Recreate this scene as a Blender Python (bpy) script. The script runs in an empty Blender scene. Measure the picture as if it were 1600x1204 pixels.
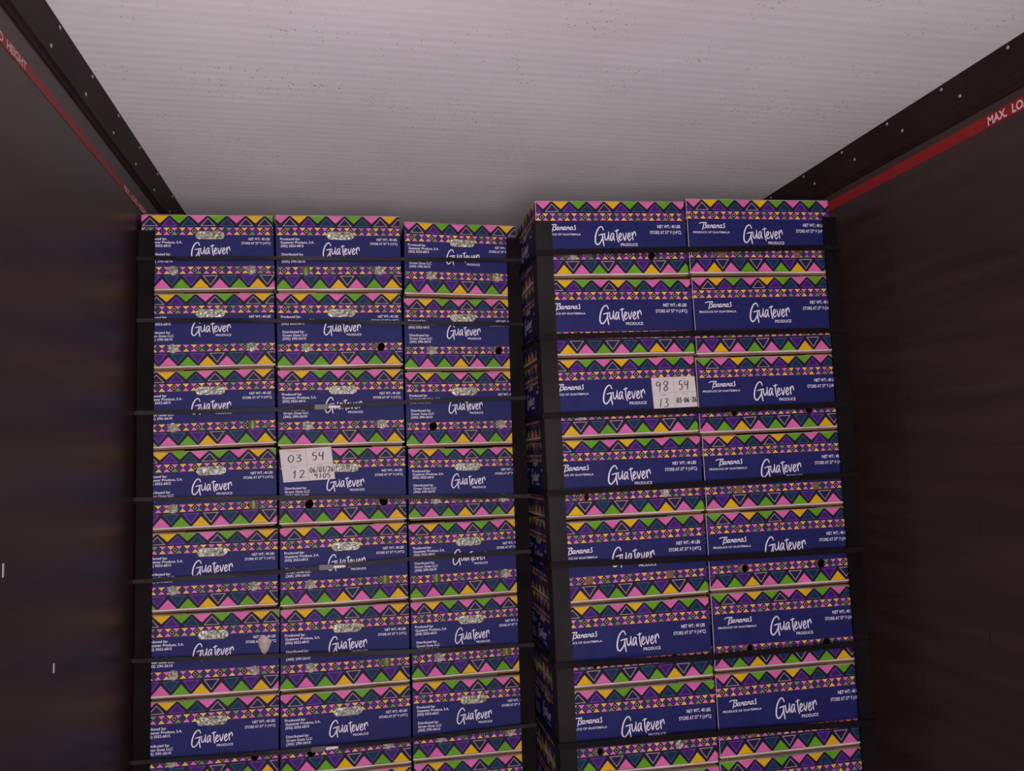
import bpy, bmesh, math, random
from mathutils import Vector, Matrix, noise
from mathutils.geometry import delaunay_2d_cdt
random.seed(7)
S = bpy.context.scene
COL = S.collection

# ------------------------------------------------------------------ camera
CAMZ = 1.573
R_ = Vector((0.97982, -0.19747, -0.03108)); U_ = Vector((0.0123, -0.09563, 0.99534)); F_ = Vector((0.19952, 0.97563, 0.09127))
cd = bpy.data.cameras.new('camera'); cam = bpy.data.objects.new('camera', cd); COL.objects.link(cam)
cd.sensor_fit = 'HORIZONTAL'; cd.sensor_width = 36.0; cd.lens = 1250 / 1600 * 36.0
cd.clip_start = 0.05; cd.clip_end = 60
m = Matrix.Identity(4)
for i in range(3):
    m[i][0] = R_[i]; m[i][1] = U_[i]; m[i][2] = -F_[i]
m[0][3] = 0; m[1][3] = 0; m[2][3] = CAMZ
cam.matrix_world = m
S.camera = cam

# ------------------------------------------------------------------ world, light, exposure
w = bpy.data.worlds.new('world'); S.world = w; w.use_nodes = True
bg = w.node_tree.nodes['Background']; bg.inputs[0].default_value = (0.80, 0.76, 0.84, 1); bg.inputs[1].default_value = 0.06

def area(name, loc, rot, sx, sy, power, colr):
    l = bpy.data.lights.new(name, 'AREA'); l.shape = 'RECTANGLE'; l.size = sx; l.size_y = sy; l.energy = power; l.color = colr
    o = bpy.data.objects.new(name, l); COL.objects.link(o); o.location = loc; o.rotation_euler = rot
    return o
# the open rear doorway of the trailer
area('doorway_light', (-0.05, -2.3, 1.25), (math.radians(114), 0, 0), 1.1, 2.2, 168, (1.0, 0.90, 0.93))
# unseen phone flash, set behind the camera and tilted up to brighten the ceiling
fl = bpy.data.lights.new('phone_flash', 'AREA'); fl.shape = 'DISK'; fl.size = 0.22; fl.energy = 42.0; fl.color = (1.0, 0.90, 0.94)
fo = bpy.data.objects.new('phone_flash', fl); COL.objects.link(fo); fo.location = (-0.32, -0.85, CAMZ + 0.02)
fo.rotation_euler = (math.radians(130), 0, math.radians(30))
S.view_settings.view_transform = 'Standard'; S.view_settings.look = 'None'
S.view_settings.gamma = 1.0; S.view_settings.use_curve_mapping = False
S.view_settings.exposure = 0.05

# ------------------------------------------------------------------ materials
def mat(name, colr, rough=0.6, metal=0.0, spec=0.5, var=0.0, vscale=8.0, bump=0.0, bscale=200.0, stretch=(1, 1, 1), coat=0.0):
    mt = bpy.data.materials.new(name); mt.use_nodes = True
    nt = mt.node_tree; b = nt.nodes['Principled BSDF']
    b.inputs['Roughness'].default_value = rough; b.inputs['Metallic'].default_value = metal
    b.inputs['Specular IOR Level'].default_value = spec; b.inputs['Coat Weight'].default_value = coat
    b.inputs['Base Color'].default_value = (*colr, 1)
    tc = nt.nodes.new('ShaderNodeTexCoord'); mp = nt.nodes.new('ShaderNodeMapping')
    mp.inputs['Scale'].default_value = stretch
    nt.links.new(tc.outputs['Object'], mp.inputs[0])
    if var > 0:
        n = nt.nodes.new('ShaderNodeTexNoise'); n.inputs['Scale'].default_value = vscale; n.inputs['Detail'].default_value = 5
        nt.links.new(mp.outputs[0], n.inputs[0])
        r = nt.nodes.new('ShaderNodeValToRGB')
        r.color_ramp.elements[0].position = .3; r.color_ramp.elements[1].position = .7
        r.color_ramp.elements[0].color = (*[c * (1 - var) for c in colr], 1)
        r.color_ramp.elements[1].color = (*[min(1, c * (1 + var)) for c in colr], 1)
        nt.links.new(n.outputs[0], r.inputs[0]); nt.links.new(r.outputs[0], b.inputs['Base Color'])
    if bump > 0:
        n2 = nt.nodes.new('ShaderNodeTexNoise'); n2.inputs['Scale'].default_value = bscale; n2.inputs['Detail'].default_value = 3
        nt.links.new(mp.outputs[0], n2.inputs[0])
        bp = nt.nodes.new('ShaderNodeBump'); bp.inputs['Strength'].default_value = bump; bp.inputs['Distance'].default_value = 0.002
        nt.links.new(n2.outputs[0], bp.inputs['Height']); nt.links.new(bp.outputs[0], b.inputs['Normal'])
    return mt

def s2l(r, g, b):
    f = lambda c: (c / 255 / 12.92) if c / 255 <= .04045 else ((c / 255 + .055) / 1.055) ** 2.4
    return (f(r), f(g), f(b))
def ink(name, r, g, b, k=.52):
    return mat(name, [c * k for c in s2l(r, g, b)], rough=.6, spec=.14, var=.10, vscale=14)

PAL = ['white', 'pink', 'yellow', 'green', 'navy', 'dark', 'purple', 'purple_line', 'teal', 'teal_line', 'cream', 'indigo', 'plum', 'kraft', 'letter', 'pale_pink', 'pale_yellow', 'pale_green']
MATS = [
    ink('print_white', 226, 214, 210), ink('print_pink', 238, 112, 184), ink('print_yellow', 244, 190, 14),
    ink('print_green', 108, 176, 26), ink('print_navy', 40, 42, 116, .40), ink('print_dark', 38, 26, 62, .40),
    ink('print_purple', 74, 32, 130, .42), ink('print_purple_line', 140, 80, 180, .42), ink('print_teal', 20, 54, 100, .42),
    ink('print_teal_line', 70, 112, 128, .45), ink('print_cream', 196, 180, 160), ink('print_indigo', 44, 32, 96, .40),
    ink('print_plum', 104, 32, 92, .42), ink('kraft_board', 188, 140, 100), ink('print_lettering', 240, 234, 248, .60),
    ink('print_pale_pink', 238, 130, 190), ink('print_pale_yellow', 248, 208, 92), ink('print_pale_green', 118, 160, 84)]
PI = {n: i for i, n in enumerate(PAL)}
M_KRAFT = mat('kraft_cardboard', s2l(106, 76, 54), rough=.85, spec=.15, var=.12, vscale=10, bump=.2, bscale=120)
M_INSIDE = mat('kraft_inside', s2l(92, 60, 42), rough=.9, spec=.1)
M_STRAP = mat('black_plastic_strap', (0.0050, 0.0036, 0.0042), rough=.6, spec=.07, var=.2, vscale=30, bump=.25, bscale=90)
M_STRAP2 = mat('grey_plastic_strap', (0.0085, 0.0070, 0.0078), rough=.45, spec=.08, var=.5, vscale=4, bump=.3, bscale=70)
M_BOARD = mat('black_corner_board', (0.0050, 0.0036, 0.0042), rough=.8, spec=.05, var=.4, vscale=6, bump=.3, bscale=60)
M_BOARD2 = mat('mottled_corner_board', (0.0085, 0.0070, 0.0070), rough=.65, spec=.14, var=.85, vscale=2.2, bump=.3, bscale=60)  # lighter and more strongly mottled than the other corner boards
M_SEAL = mat('dark_strap_seal', (0.03, 0.018, 0.018), rough=.5)
M_PAPER = mat('label_paper', s2l(172, 164, 164), rough=.7, spec=.2, var=.03)
M_INK = mat('marker_ink', (0.012, 0.010, 0.012), rough=.6)
M_FAINT = mat('faint_print', s2l(104, 94, 100), rough=.7)
M_BANANA = mat('banana_green', s2l(84, 96, 40), rough=.45, spec=.4, var=.2, vscale=20)
M_WOOD = mat('pallet_wood', s2l(150, 118, 84), rough=.85, spec=.2, var=.25, vscale=6, stretch=(1, 8, 8))
M_RED = mat('red_line_paint', s2l(128, 14, 16), rough=.45, spec=.4, var=.1, vscale=8)
M_REDT = mat('red_line_letter', s2l(214, 170, 176), rough=.6)
M_RIVET = mat('rivet_metal', (0.30, 0.28, 0.28), rough=.5, metal=.5)
M_SCUFF = mat('scuff_white', s2l(190, 176, 186), rough=.7)
M_SCRATCH = mat('scratch_dark', (0.006, 0.005, 0.006), rough=.8)

def plastic_mat():
    mt = bpy.data.materials.new('clear_liner_film'); mt.use_nodes = True
    nt = mt.node_tree; b = nt.nodes['Principled BSDF']
    tc = nt.nodes.new('ShaderNodeTexCoord')
    n = nt.nodes.new('ShaderNodeTexNoise'); n.inputs['Scale'].default_value = 55; n.inputs['Detail'].default_value = 5; n.inputs['Distortion'].default_value = 1.2
    nt.links.new(tc.outputs['Object'], n.inputs[0])
    r = nt.nodes.new('ShaderNodeValToRGB')
    e = r.color_ramp.elements
    e[0].position = .36; e[0].color = (*s2l(76, 76, 56), 1); e[1].position = .66; e[1].color = (*s2l(146, 140, 134), 1)
    q = e.new(.50); q.color = (*s2l(122, 120, 104), 1)
    nt.links.new(n.outputs[0], r.inputs[0]); nt.links.new(r.outputs[0], b.inputs['Base Color'])
    b.inputs['Roughness'].default_value = .28; b.inputs['Specular IOR Level'].default_value = .5
    b.inputs['Coat Weight'].default_value = .25; b.inputs['Coat Roughness'].default_value = .1
    bp = nt.nodes.new('ShaderNodeBump'); bp.inputs['Strength'].default_value = .55; bp.inputs['Distance'].default_value = .004
    nt.links.new(n.outputs[0], bp.inputs['Height']); nt.links.new(bp.outputs[0], b.inputs['Normal'])
    return mt
M_FILM = plastic_mat()

def wall_mat():
    mt = bpy.data.materials.new('scuffed_dark_wall_lining'); mt.use_nodes = True
    nt = mt.node_tree; b = nt.nodes['Principled BSDF']
    tc = nt.nodes.new('ShaderNodeTexCoord'); mp = nt.nodes.new('ShaderNodeMapping')
    mp.inputs['Scale'].default_value = (1, .5, 7)
    nt.links.new(tc.outputs['Object'], mp.inputs[0])
    n = nt.nodes.new('ShaderNodeTexNoise'); n.inputs['Scale'].default_value = 3.0; n.inputs['Detail'].default_value = 7
    nt.links.new(mp.outputs[0], n.inputs[0])
    r = nt.nodes.new('ShaderNodeValToRGB'); e = r.color_ramp.elements
    e[0].position = .3; e[0].color = (0.020, 0.010, 0.0105, 1); e[1].position = .72; e[1].color = (0.040, 0.021, 0.019, 1)
    nt.links.new(n.outputs[0], r.inputs[0]); nt.links.new(r.outputs[0], b.inputs['Base Color'])
    n3 = nt.nodes.new('ShaderNodeTexNoise'); n3.inputs['Scale'].default_value = 260
    nt.links.new(tc.outputs['Object'], n3.inputs[0])
    bp = nt.nodes.new('ShaderNodeBump'); bp.inputs['Strength'].default_value = .12; bp.inputs['Distance'].default_value = .001
    nt.links.new(n3.outputs[0], bp.inputs['Height']); nt.links.new(bp.outputs[0], b.inputs['Normal'])
    b.inputs['Roughness'].default_value = .36; b.inputs['Specular IOR Level'].default_value = .40
    return mt
M_WALL = wall_mat()
M_TRIM = mat('black_coving_metal', (0.018, 0.0085, 0.008), rough=.55, spec=.12, var=.3, vscale=5, bump=.1, bscale=60)

def ceiling_mat():
    mt = bpy.data.materials.new('white_ceiling_panel'); mt.use_nodes = True
    nt = mt.node_tree; b = nt.nodes['Principled BSDF']; L = nt.links.new
    tc = nt.nodes.new('ShaderNodeTexCoord')
    # mottled white
    n = nt.nodes.new('ShaderNodeTexNoise'); n.inputs['Scale'].default_value = 2.2; n.inputs['Detail'].default_value = 6
    L(tc.outputs['Object'], n.inputs[0])
    r = nt.nodes.new('ShaderNodeValToRGB'); e = r.color_ramp.elements
    e[0].position = .3; e[0].color = (*s2l(236, 230, 233), 1); e[1].position = .7; e[1].color = (*s2l(247, 242, 245), 1)
    L(n.outputs[0], r.inputs[0])
    # small dirt specks, in clusters
    sp = nt.nodes.new('ShaderNodeTexVoronoi'); sp.inputs['Scale'].default_value = 70
    mp = nt.nodes.new('ShaderNodeMapping'); mp.inputs['Scale'].default_value = (1, .6, 1); L(tc.outputs['Object'], mp.inputs[0]); L(mp.outputs[0], sp.inputs[0])
    lt = nt.nodes.new('ShaderNodeMapRange'); lt.inputs['From Min'].default_value = .10; lt.inputs['From Max'].default_value = .20
    lt.inputs['To Min'].default_value = 1; lt.inputs['To Max'].default_value = 0
    L(sp.outputs['Distance'], lt.inputs[0])
    cl = nt.nodes.new('ShaderNodeTexNoise'); cl.inputs['Scale'].default_value = 5; cl.inputs['Detail'].default_value = 6; L(tc.outputs['Object'], cl.inputs[0])
    clr = nt.nodes.new('ShaderNodeMapRange'); clr.inputs['From Min'].default_value = .44; clr.inputs['From Max'].default_value = .62
    L(cl.outputs[0], clr.inputs[0])
    mu = nt.nodes.new('ShaderNodeMath'); mu.operation = 'MULTIPLY'; L(lt.outputs[0], mu.inputs[0]); L(clr.outputs[0], mu.inputs[1])
    mu2 = nt.nodes.new('ShaderNodeMath'); mu2.operation = 'MULTIPLY'; mu2.inputs[1].default_value = .65; L(mu.outputs[0], mu2.inputs[0])
    mx = nt.nodes.new('ShaderNodeMix'); mx.data_type = 'RGBA'; mx.inputs['B'].default_value = (*s2l(120, 112, 124), 1)
    L(mu2.outputs[0], mx.inputs['Factor']); L(r.outputs[0], mx.inputs['A']); 
    # fine streaks across the roof
    wv = nt.nodes.new('ShaderNodeTexWave'); wv.bands_direction = 'Y'; wv.inputs['Scale'].default_value = 9; wv.inputs['Distortion'].default_value = 1.2
    wv.inputs['Detail'].default_value = 3; wv.inputs['Detail Scale'].default_value = .8
    mp2 = nt.nodes.new('ShaderNodeMapping'); mp2.inputs['Scale'].default_value = (.12, 1, 1); L(tc.outputs['Object'], mp2.inputs[0]); L(mp2.outputs[0], wv.inputs[0])
    st = nt.nodes.new('ShaderNodeTexNoise'); st.inputs['Scale'].default_value = 26; st.inputs['Detail'].default_value = 4
    mp3 = nt.nodes.new('ShaderNodeMapping'); mp3.inputs['Scale'].default_value = (.03, 1, 1); L(tc.outputs['Object'], mp3.inputs[0]); L(mp3.outputs[0], st.inputs[0])
    ad = nt.nodes.new('ShaderNodeMath'); ad.operation = 'ADD'; L(wv.outputs['Fac'], ad.inputs[0]); L(st.outputs[0], ad.inputs[1])
    bp = nt.nodes.new('ShaderNodeBump'); bp.inputs['Strength'].default_value = .07; bp.inputs['Distance'].default_value = .002
    L(ad.outputs[0], bp.inputs['Height']); L(bp.outputs[0], b.inputs['Normal'])
    mx2 = nt.nodes.new('ShaderNodeMix'); mx2.data_type = 'RGBA'; mx2.blend_type = 'MULTIPLY'; mx2.inputs['Factor'].default_value = .12
    L(mx.outputs['Result'], mx2.inputs['A']); L(st.outputs[0], mx2.inputs['B'])
    L(mx2.outputs['Result'], b.inputs['Base Color'])
    b.inputs['Roughness'].default_value = .5; b.inputs['Specular IOR Level'].default_value = .35
    return mt
M_CEIL = ceiling_mat()
M_FLOOR = mat('grooved_aluminium_floor', (0.28, 0.28, 0.29), rough=.45, metal=.6, var=.2, vscale=5)

# ------------------------------------------------------------------ mesh helpers
class MB:
    """collects polygons with a material index and becomes one mesh"""
    def __init__(s): s.v = []; s.f = []; s.m = []
    def poly(s, pts, mi=0):
        b = len(s.v); s.v += [tuple(p) for p in pts]; s.f.append(tuple(range(b, b + len(pts)))); s.m.append(mi)
    def box(s, x0, y0, z0, x1, y1, z1, mi=0):
        b = len(s.v)
        s.v += [(x0, y0, z0), (x1, y0, z0), (x1, y1, z0), (x0, y1, z0), (x0, y0, z1), (x1, y0, z1), (x1, y1, z1), (x0, y1, z1)]
        for f in ((0, 3, 2, 1), (4, 5, 6, 7), (0, 1, 5, 4), (1, 2, 6, 5), (2, 3, 7, 6), (3, 0, 4, 7)):
            s.f.append(tuple(b + i for i in f)); s.m.append(mi)
    def mesh(s, name, mats, smooth=False, merge=0):
        me = bpy.data.meshes.new(name); me.from_pydata(s.v, [], s.f)
        for mm in mats: me.materials.append(mm)
        me.polygons.foreach_set('material_index', s.m)
        if merge:
            bm = bmesh.new(); bm.from_mesh(me); bmesh.ops.remove_doubles(bm, verts=bm.verts, dist=merge); bm.to_mesh(me); bm.free()
        me.polygons.foreach_set('use_smooth', [smooth] * len(me.polygons))
        me.update(); return me

def link(name, data, parent=None, loc=None):
    o = bpy.data.objects.new(name, data); COL.objects.link(o)
    if parent: o.parent = parent
    if loc: o.location = loc
    return o
def tag(o, label, cat, group=None):
    o['label'] = label; o['category'] = cat
    if group: o['group'] = group
    return o
def struct(o): o['kind'] = 'structure'; return o

# ------------------------------------------------------------------ lettering: flat outlines in a (u, v) frame, v downwards
def text_tris(txt, bold=.012):
    c = bpy.data.curves.new('lettering', 'FONT'); c.body = txt; c.offset = bold; c.resolution_u = 3
    o = bpy.data.objects.new('lettering', c); COL.objects.link(o)
    bpy.context.view_layer.update()
    me = bpy.data.meshes.new_from_object(o)
    vs = [(v.co.x, v.co.y) for v in me.vertices]; fs = [tuple(p.vertices) for p in me.polygons]
    bpy.data.objects.remove(o); bpy.data.curves.remove(c); bpy.data.meshes.remove(me)
    return vs, fs
_tc = {}
def text_fit(txt, u0, u1, v0, v1, cap=None):
    """text with its cap height from v0 (top) to v1 (baseline) and its width from u0 to u1"""
    if txt not in _tc: _tc[txt] = text_tris(txt)
    vs, fs = _tc[txt]
    x0 = min(p[0] for p in vs); x1 = max(p[0] for p in vs)
    ch = .729 * 1.0 if cap is None else cap
    pts = [(u0 + (p[0] - x0) / (x1 - x0) * (u1 - u0), v1 - p[1] / ch * (v1 - v0)) for p in vs]
    return pts, fs

def catmull(pts, n=5):
    if len(pts) < 3: return pts
    P = [pts[0]] + list(pts) + [pts[-1]]; out = []
    for i in range(1, len(P) - 2):
        for k in range(n):
            t = k / n
            out.append(tuple(.5 * (2 * P[i][a] + (P[i + 1][a] - P[i - 1][a]) * t + (2 * P[i - 1][a] - 5 * P[i][a] + 4 * P[i + 1][a] - P[i + 2][a]) * t * t
                             + (3 * P[i][a] - P[i - 1][a] - 3 * P[i + 1][a] + P[i + 2][a]) * t ** 3) for a in (0, 1)))
    out.append(tuple(pts[-1])); return out
def stroke(pts, wd, taper=.35, smooth=True):
    """a brush stroke as a strip of quads with rounded ends"""
    p = catmull(pts, 4) if smooth else list(pts)
    n = len(p); vs = []; fs = []
    for i, q in enumerate(p):
        a = p[max(0, i - 1)]; b = p[min(n - 1, i + 1)]
        dx, dy = b[0] - a[0], b[1] - a[1]; l = math.hypot(dx, dy) or 1
        t = i / (n - 1); ww = wd * .5 * (1 - taper * abs(2 * t - 1) ** 3)
        vs += [(q[0] - dy / l * ww, q[1] + dx / l * ww), (q[0] + dy / l * ww, q[1] - dx / l * ww)]
        if i: b0 = 2 * i; fs.append((b0 - 2, b0 - 1, b0 + 1, b0))
    for (i, j, sgn) in ((0, 1, -1), (n - 1, n - 2, 1)):
        c = p[i]; d = p[j]; dx, dy = c[0] - d[0], c[1] - d[1]; l = math.hypot(dx, dy) or 1
        r = wd * .5 * (1 - taper); base = math.atan2(dy, dx); k0 = len(vs)
        vs += [(c[0] + r * math.cos(base + a), c[1] + r * math.sin(base + a)) for a in (-1.57, -.8, 0, .8, 1.57)]
        fs.append(tuple(range(k0, k0 + 5)))
    return vs, fs
def strokes(lst, wd):
    V = []; Fq = []
    for s_ in lst:
        ww = wd
        if isinstance(s_, tuple) and isinstance(s_[0], (int, float)) and isinstance(s_[1], list): ww = s_[0] * wd; s_ = s_[1]
        v, f = stroke(s_, ww); b = len(V); V += v; Fq += [tuple(b + i for i in q) for q in f]
    return V, Fq
LOGO = [(1.25, [(434, 242), (421, 207), (400, 197), (368, 221), (337, 279), (321, 347), (321, 400), (342, 431), (368, 421), (400, 379), (420, 330)]),
        [(366, 310), (405, 298), (452, 292)], (1.2, [(421, 303), (420, 368), (431, 446)]),
        [(449, 285), (447, 325), (452, 360), (466, 374), (482, 352), (496, 305)], [(501, 266), (497, 330), (505, 378)],
        [(562, 292), (547, 283), (530, 308), (522, 350), (530, 378), (545, 362), (560, 315)], [(568, 284), (563, 335), (574, 380)],
        [(613, 233), (611, 300), (617, 365), (630, 402)], [(586, 257), (612, 249), (638, 241)],
        [(640, 342), (660, 328), (669, 300), (658, 283), (645, 300), (637, 340), (644, 370), (660, 376), (682, 350)],
        [(692, 285), (700, 340), (712, 377), (725, 335), (738, 278)],
        [(757, 340), (778, 326), (787, 298), (776, 281), (762, 300), (753, 340), (761, 370), (778, 376), (798, 346)],
        [(812, 272), (815, 325), (822, 374)], [(818, 318), (830, 284), (845, 264), (856, 282), (862, 318)]]
SCRIPT = [[(-20, 352), (10, 330), (60, 322), (120, 318)], [(98, 318), (78, 400), (52, 498)], [(110, 330), (142, 316), (150, 340), (112, 384)],
          [(112, 384), (142, 392), (140, 430), (104, 458), (76, 448)],
          [(212, 388), (190, 380), (166, 412), (166, 446), (186, 448), (206, 412)], [(214, 380), (204, 430), (222, 452)],
          [(240, 385), (236, 450)], [(238, 425), (262, 384), (278, 390), (272, 430), (286, 452)],
          [(342, 386), (320, 378), (298, 410), (300, 444), (318, 446), (338, 410)], [(346, 378), (336, 428), (352, 450)],
          [(372, 382), (366, 448)], [(370, 422), (394, 382), (410, 388), (404, 428), (418, 450)],
          [(478, 384), (456, 376), (434, 408), (436, 442), (454, 444), (474, 408)], [(482, 376), (472, 426), (490, 450)],
          [(628, 334), (604, 326), (590, 350), (606, 386), (616, 420), (592, 446), (556, 438)]]
def scaled(data, sx0, sx1, u0, u1, sy0, sy1, v0, v1):
    V, Fq = data
    return [(u0 + (x - sx0) / (sx1 - sx0) * (u1 - u0), v0 + (y - sy0) / (sy1 - sy0) * (v1 - v0)) for x, y in V], Fq
SCRIPT = [st if k < 4 else [((160 + (x - 166) * 1.17) if k < 14 else 553 + (x - 556) * .66, y if k < 14 else 448 + (y - 446) * .90) for x, y in st] for k, st in enumerate(SCRIPT)]
LOGO_T = strokes(LOGO, 14); SCRIPT_T = strokes(SCRIPT, 20)

DIG = {'0': [[(.5, 0), (.12, .3), (.12, .75), (.45, 1), (.85, .7), (.85, .25), (.5, 0)]],
       '1': [[(.62, 0), (.5, .5), (.38, 1)]], 'l': [[(.2, .35), (.55, 0)], [(.55, 0), (.5, .5), (.42, 1)]],
       '2': [[(.12, .25), (.45, 0), (.8, .2), (.55, .6), (.08, .98), (.5, .9), (.95, .95)]],
       '3': [[(.12, .1), (.6, .0), (.75, .2), (.4, .42), (.8, .6), (.75, .88), (.35, 1), (.05, .9)]],
       '4': [[(.15, 0), (.1, .45), (.45, .5), (.8, .3)], [(.85, 0), (.75, .5), (.7, 1.05)]],
       '5': [[(.85, 0), (.25, .04), (.18, .42), (.65, .42), (.8, .72), (.5, 1), (.05, .95)]],
       '6': [[(.75, 0), (.3, .35), (.12, .75), (.4, 1), (.78, .8), (.6, .52), (.2, .65)]],
       '8': [[(.5, .45), (.1, .2), (.4, 0), (.85, .1), (.6, .45), (.2, .75), (.4, 1), (.8, .85), (.7, .6), (.5, .45)]],
       '9': [[(.75, .15), (.35, 0), (.1, .25), (.3, .48), (.7, .3), (.78, .1), (.75, .5), (.68, 1.05)]],
       '-': [[(.2, .5), (.8, .48)]], '/': [[(.8, -.1), (.15, 1.1)]], '.': [[(.4, .9), (.55, .98)]]}
def handwriting(txt, x0, x1, y0, y1, wd):
    n = len(txt); cw = (x1 - x0) / n; L = []
    for i, ch in enumerate(txt):
        for s_ in DIG[ch]:
            L.append([(x0 + cw * (i + .08 + .8 * px) + (0.5 - py) * cw * .12, y0 + (y1 - y0) * py) for px, py in s_])
    return strokes(L, wd)

# ------------------------------------------------------------------ the printed faces of a carton lid
W_LONG, W_END, H_LID = .4925, .3955, .2402
HOLE_END = [('slot', .2022, .0647, .0440, .0133), ('disc', .0902, .1778, .0148, 0), ('disc', .3246, .1778, .0148, 0)]
HOLE_LONG = [('disc', .112, .1778, .0133, 0), ('disc', .370, .1778, .0133, 0)]
def outline(h, grow=0.0, dx=0.0):
    k, cu, cv, a, b = h; cu += dx
    if k == 'disc': return [(cu + (a + grow) * math.cos(t * math.pi / 10), cv + (a + grow) * math.sin(t * math.pi / 10)) for t in range(20)]
    r = b + grow; hw = a - b
    return [(cu + hw + r * math.cos(t), cv + r * math.sin(t)) for t in [(-.5 + i / 8) * math.pi for i in range(9)]] + \
           [(cu - hw - r * math.cos(t), cv - r * math.sin(t)) for t in [(-.5 + i / 8) * math.pi for i in range(9)]]
def inside(p, poly):
    x, y = p; c = False; n = len(poly); j = n - 1
    for i in range(n):
        xi, yi = poly[i]; xj, yj = poly[j]
        if (yi > y) != (yj > y) and x < (xj - xi) * (y - yi) / (yj - yi) + xi: c = not c
        j = i
    return c
def clip(poly, W, H):
    def half(P, f, ins):
        out = []
        for i in range(len(P)):
            a, b = P[i - 1], P[i]; fa, fb = f(a), f(b)
            if fa >= 0: 
                if not out or out[-1] != a: out.append(a)
            if (fa >= 0) != (fb >= 0):
                t = fa / (fa - fb); out.append((a[0] + (b[0] - a[0]) * t, a[1] + (b[1] - a[1]) * t))
        return out
    for f in (lambda p: p[0], lambda p: W - p[0], lambda p: p[1], lambda p: H - p[1]):
        if len(poly) < 3: return []
        poly = half(poly, f, None)
    return poly
def tri_mesh(W, H, polys, holes, base, grid=.028):
    """planar mesh of W x H with coloured polygons painted in order and holes left open -> verts, tris, colour index"""
    V = []; E = []
    def add(P):
        b = len(V); V.extend(Vector(p) for p in P); n = len(P); E.extend((b + i, b + (i + 1) % n) for i in range(n))
    add([(0, 0), (W, 0), (W, H), (0, H)])
    P2 = []
    for P, c in polys:
        q = clip(P, W, H)
        if len(q) >= 3: add(q); P2.append((q, c, min(a[0] for a in q), max(a[0] for a in q), min(a[1] for a in q), max(a[1] for a in q)))
    for h in holes: add(h)
    nx = int(W / grid); ny = int(H / grid)
    for i in range(1, nx):
        for j in range(1, ny): V.append(Vector((W * i / nx + .0007, H * j / ny + .0005)))
    for i in range(1, nx): V.append(Vector((W * i / nx, 0))); V.append(Vector((W * i / nx, H)))
    vo, eo, fo, *_ = delaunay_2d_cdt(V, E, [], 0, 1e-6)
    out = []; cols = []
    for t in fo:
        c = sum((vo[i] for i in t), Vector((0, 0))) / 3
        if not (0 < c.x < W and 0 < c.y < H): continue
        if any(inside((c.x, c.y), h) for h in holes): continue
        col = base
        for q, cc, a0, a1, b0, b1 in reversed(P2):
            if a0 <= c.x <= a1 and b0 <= c.y <= b1 and inside((c.x, c.y), q): col = cc; break
        out.append(tuple(t)); cols.append(col)
    return [(v.x, v.y) for v in vo], out, cols

CM = {'P': 'pink', 'Y': 'yellow', 'G': 'green'}
DK = {'c': ('cream', 'indigo'), 'p': ('purple_line', 'purple'), 't': ('teal_line', 'teal')}
def big_band(P, y0, y1, start, pitch, cols, darks, up):
    """large triangles; up=False: coloured ones hang from the top edge, dark outlined ones stand between them"""
    h = y1 - y0; Y = (lambda t: y0 + h * t) if not up else (lambda t: y1 - h * t)
    P.append(([(-1, y0), (2, y0), (2, y1), (-1, y1)], PI['dark']))
    for i, c in enumerate(cols):
        u = start + i * pitch; hw = pitch * .445
        P.append(([(u - hw, Y(0.02)), (u + hw, Y(0.02)), (u, Y(.70))], PI[CM[c]]))
    for i, c in enumerate(darks):
        u = start + (i - .5) * pitch; ln, fl_ = DK[c]; hw = pitch * .475
        P.append(([(u - hw, Y(.985)), (u + hw, Y(.985)), (u, Y(.10))], PI['dark' if c != 'p' else 'purple']))
        hw = pitch * .40
        P.append(([(u - hw, Y(.95)), (u + hw, Y(.95)), (u, Y(.20))], PI[ln]))
        hw = pitch * .335
        P.append(([(u - hw, Y(.905)), (u + hw, Y(.905)), (u, Y(.275))], PI[fl_]))
def small_band(P, y0, y1, start, pitch, top, bot):
    h = y1 - y0; n = len(top)
    P.append(([(-1, y0), (2, y0), (2, y1), (-1, y1)], PI['plum']))
    for i in range(n + 1):
        u = start + (i - .5) * pitch; ym = (y0 + y1) / 2; a = pitch * .46; b = h * .44
        k = (i * 7) % 3
        P.append(([(u - a, ym), (u, ym - b), (u + a, ym), (u, ym + b)], PI[('purple', 'dark', 'indigo')[k]]))
        a *= .62; b *= .62
        P.append(([(u - a, ym), (u, ym - b), (u + a, ym), (u, ym + b)], PI[('purple_line', 'cream', 'teal_line')[k]]))
        a *= .70; b *= .70
        P.append(([(u - a, ym), (u, ym - b), (u + a, ym), (u, ym + b)], PI[('purple', 'dark', 'dark')[k]]))
    for i in range(n):
        u = start + i * pitch; hw = pitch * .415
        P.append(([(u - hw, y0 + h * .06), (u + hw, y0 + h * .06), (u, y0 + h * .47)], PI['pale_' + CM[top[i]]]))
        P.append(([(u - hw, y1 - h * .06), (u + hw, y1 - h * .06), (u, y1 - h * .47)], PI['pale_' + CM[bot[i]]]))
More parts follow.
